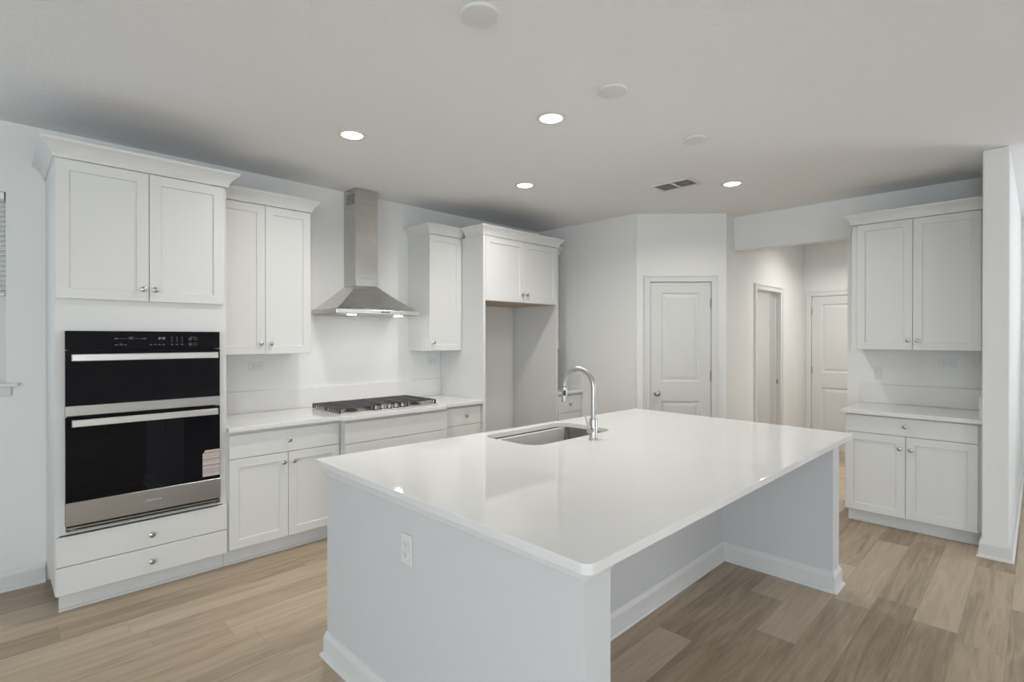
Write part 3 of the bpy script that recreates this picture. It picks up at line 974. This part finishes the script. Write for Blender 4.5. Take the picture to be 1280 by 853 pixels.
# ------------------------------------------------------------------ right-hand cabinets by the hallway
RY = -3.152
L_ = 3.988 - 3.152
t = upper('wall_cabinet', 'white two-door wall cabinet hung on the wall right of the hallway', 0, L_, 1.392,
          [(.040, .4215 - .0015, .4215 - .030), (.4215 + .0015, L_ - .004, .4215 + .032)], (X3, RY, -PI / 2), yu=-.350, fill=.024,
          cpath=[(0, -.004), (0, -.350), (L_ + .022, -.350)])
xm = .4205
base('base_cabinet', 'white base cabinet with wide drawer over two doors beside the wing wall', .016, L_, -.645,
     [('drawer', .024, L_ - .002, .737, .872, xm - .002, .812),
      ('door', .024, xm - .0015, .108, .733, xm - .036, .640), ('door', xm + .0015, L_ - .002, .108, .733, xm + .034, .640)],
     (X3, RY, 0), -PI / 2, side_l=.012, fill=.024)
ct = slab_mesh('countertop', [[(0, -.003), (0, -.672), (L_ + .024, -.672), (L_ + .024, -.003)]], .8835, .914, M['quartz'])
ct.location = (X3, RY, 0); ct.rotation_euler = (0, 0, -PI / 2)
tag(ct, 'short white quartz countertop on the cabinet right of the hallway', 'countertop')
b = MB(); b.box(.002, L_ + .003, -.020, -.002, .9145, 1.078); b.box(L_ + .0035, L_ + .0235, -.650, -.002, .9145, 1.078)
b.build('backsplash', M['quartz'], ct, .002)

# ------------------------------------------------------------------ ceiling fittings
def can_light(label, x, y, power=1.0):
    t = thing('ceiling_light', label, 'ceiling light', (x, y, H), 0, 'recessed ceiling lights')
    MB().lathe([(.088, -.0005), (.088, -.004), (.080, -.007), (.068, -.0075), (.066, -.004)], (0, 0, 0), 'z', 32).build('trim_ring', M['plate'], t)
    MB().lathe([(.065, -.0035), (.060, -.0060), (.03, -.0066), (0, -.0068)], (0, 0, 0), 'z', 32).build('lens', M['lens'], t)
    l = bpy.data.lights.new('ceiling_light_beam', 'AREA')
    l.shape = 'DISK'; l.size = .12; l.energy = LAMP * power; l.color = LAMP_COL; l.spread = math.radians(150)
    lo = bpy.data.objects.new('ceiling_light_beam', l); COL.objects.link(lo); lo.parent = t; lo.location = (0, 0, -.0085)
    return t


can_light('lit recessed ceiling light left of the range hood, nearest the tall oven cabinet', 1.566, -1.246)
can_light('lit recessed ceiling light near the narrow wall cabinet, furthest back', 3.122, -1.258)
can_light('lit recessed ceiling light above the middle of the island', 2.265, -2.292)
can_light('lit recessed ceiling light right of the air vent, toward the hallway', 4.308, -2.497)
can_light('lit recessed ceiling light in the hallway near the open doorway', 6.72, -2.72, 0.8)
can_light('added unseen recessed ceiling light brightening the far end of the hallway', 6.95, -3.2, 1.5)  # extra lamp added out of view to brighten the hall's end wall
can_light('added unseen recessed ceiling light for fill inside the room behind the open doorway', 6.6, -1.0, 2.2)  # lamp added out of view so the wall past the doorway is lit


def cap_plate(label, x, y):
    b = MB().lathe([(.078, -.0005), (.078, -.008), (.074, -.012), (.066, -.0135), (0, -.014)], (0, 0, 0), 'z', 36)
    o = b.build('ceiling_cover_plate', M['plate'], None, loc=(x, y, H))
    tag(o, label, 'ceiling plate', 'blank ceiling cover plates over the island')


cap_plate('round blank white ceiling plate nearest the camera, largest of three', 1.326, -2.735)
cap_plate('round blank white ceiling plate in the middle of the row over the island', 2.235, -2.738)
cap_plate('round blank white ceiling plate furthest from the camera, nearest the air vent', 3.169, -2.730)

vt = thing('air_vent', 'rectangular white ceiling air vent with two louvred sections', 'vent', (4.005, -2.155, H), 0)
b = MB()
hx_, hy_ = .115, .175
b.box(-hx_, -hx_ + .024, -hy_, hy_, -.010, -.0005); b.box(hx_ - .024, hx_, -hy_, hy_, -.010, -.0005)
b.box(-hx_ + .024, hx_ - .024, -hy_, -hy_ + .024, -.010, -.0005); b.box(-hx_ + .024, hx_ - .024, hy_ - .024, hy_, -.010, -.0005)
b.box(-hx_ + .024, hx_ - .024, -.010, .010, -.010, -.0005)
b.build('frame', M['plate'], vt, .002)
MB().box(-hx_ + .025, hx_ - .025, -hy_ + .025, hy_ - .025, -.0018, -.0006).build('duct', M['vent_dark'], vt)
for s in (-1, 1):
    b = MB()
    for k in range(8):
        x = -hx_ + .034 + k * .0205
        y0, y1 = sorted((s * .011, s * (hy_ - .025)))
        b.loft([[(x, y0, -.0095), (x + .004, y0, -.0095), (x + .014, y0, -.003), (x + .010, y0, -.003)],
                [(x, y1, -.0095), (x + .004, y1, -.0095), (x + .014, y1, -.003), (x + .010, y1, -.003)]])
    b.build('louvre', M['vent_slat'], vt)

# ------------------------------------------------------------------ blind in the back window
bl = thing('window_blind', 'white horizontal slat blind half raised in the window left of the oven cabinet', 'blind', ((WX0 + WX1) / 2, .02, 1.74))
hwid = (WX1 - WX0) / 2 - .006
MB().box(-hwid, hwid, -.014, .024, WZ1 - 1.74 - .045, WZ1 - 1.74 - .002).build('head_rail', M['blind'], bl, .003)
b = MB(); n = 19
for k in range(n):
    z = .030 + k * (WZ1 - 1.74 - .085) / (n - 1)
    b.loft([[(-hwid, -.018, z + .004), (hwid, -.018, z + .004), (hwid, .022, z - .002), (-hwid, .022, z - .002)],
            [(-hwid, -.018, z + .0065), (hwid, -.018, z + .0065), (hwid, .022, z + .0005), (-hwid, .022, z + .0005)]])
b.build('slat', M['blind'], bl)
MB().box(-hwid, hwid, -.016, .022, 0, .014).build('bottom_rail', M['blind'], bl, .003)
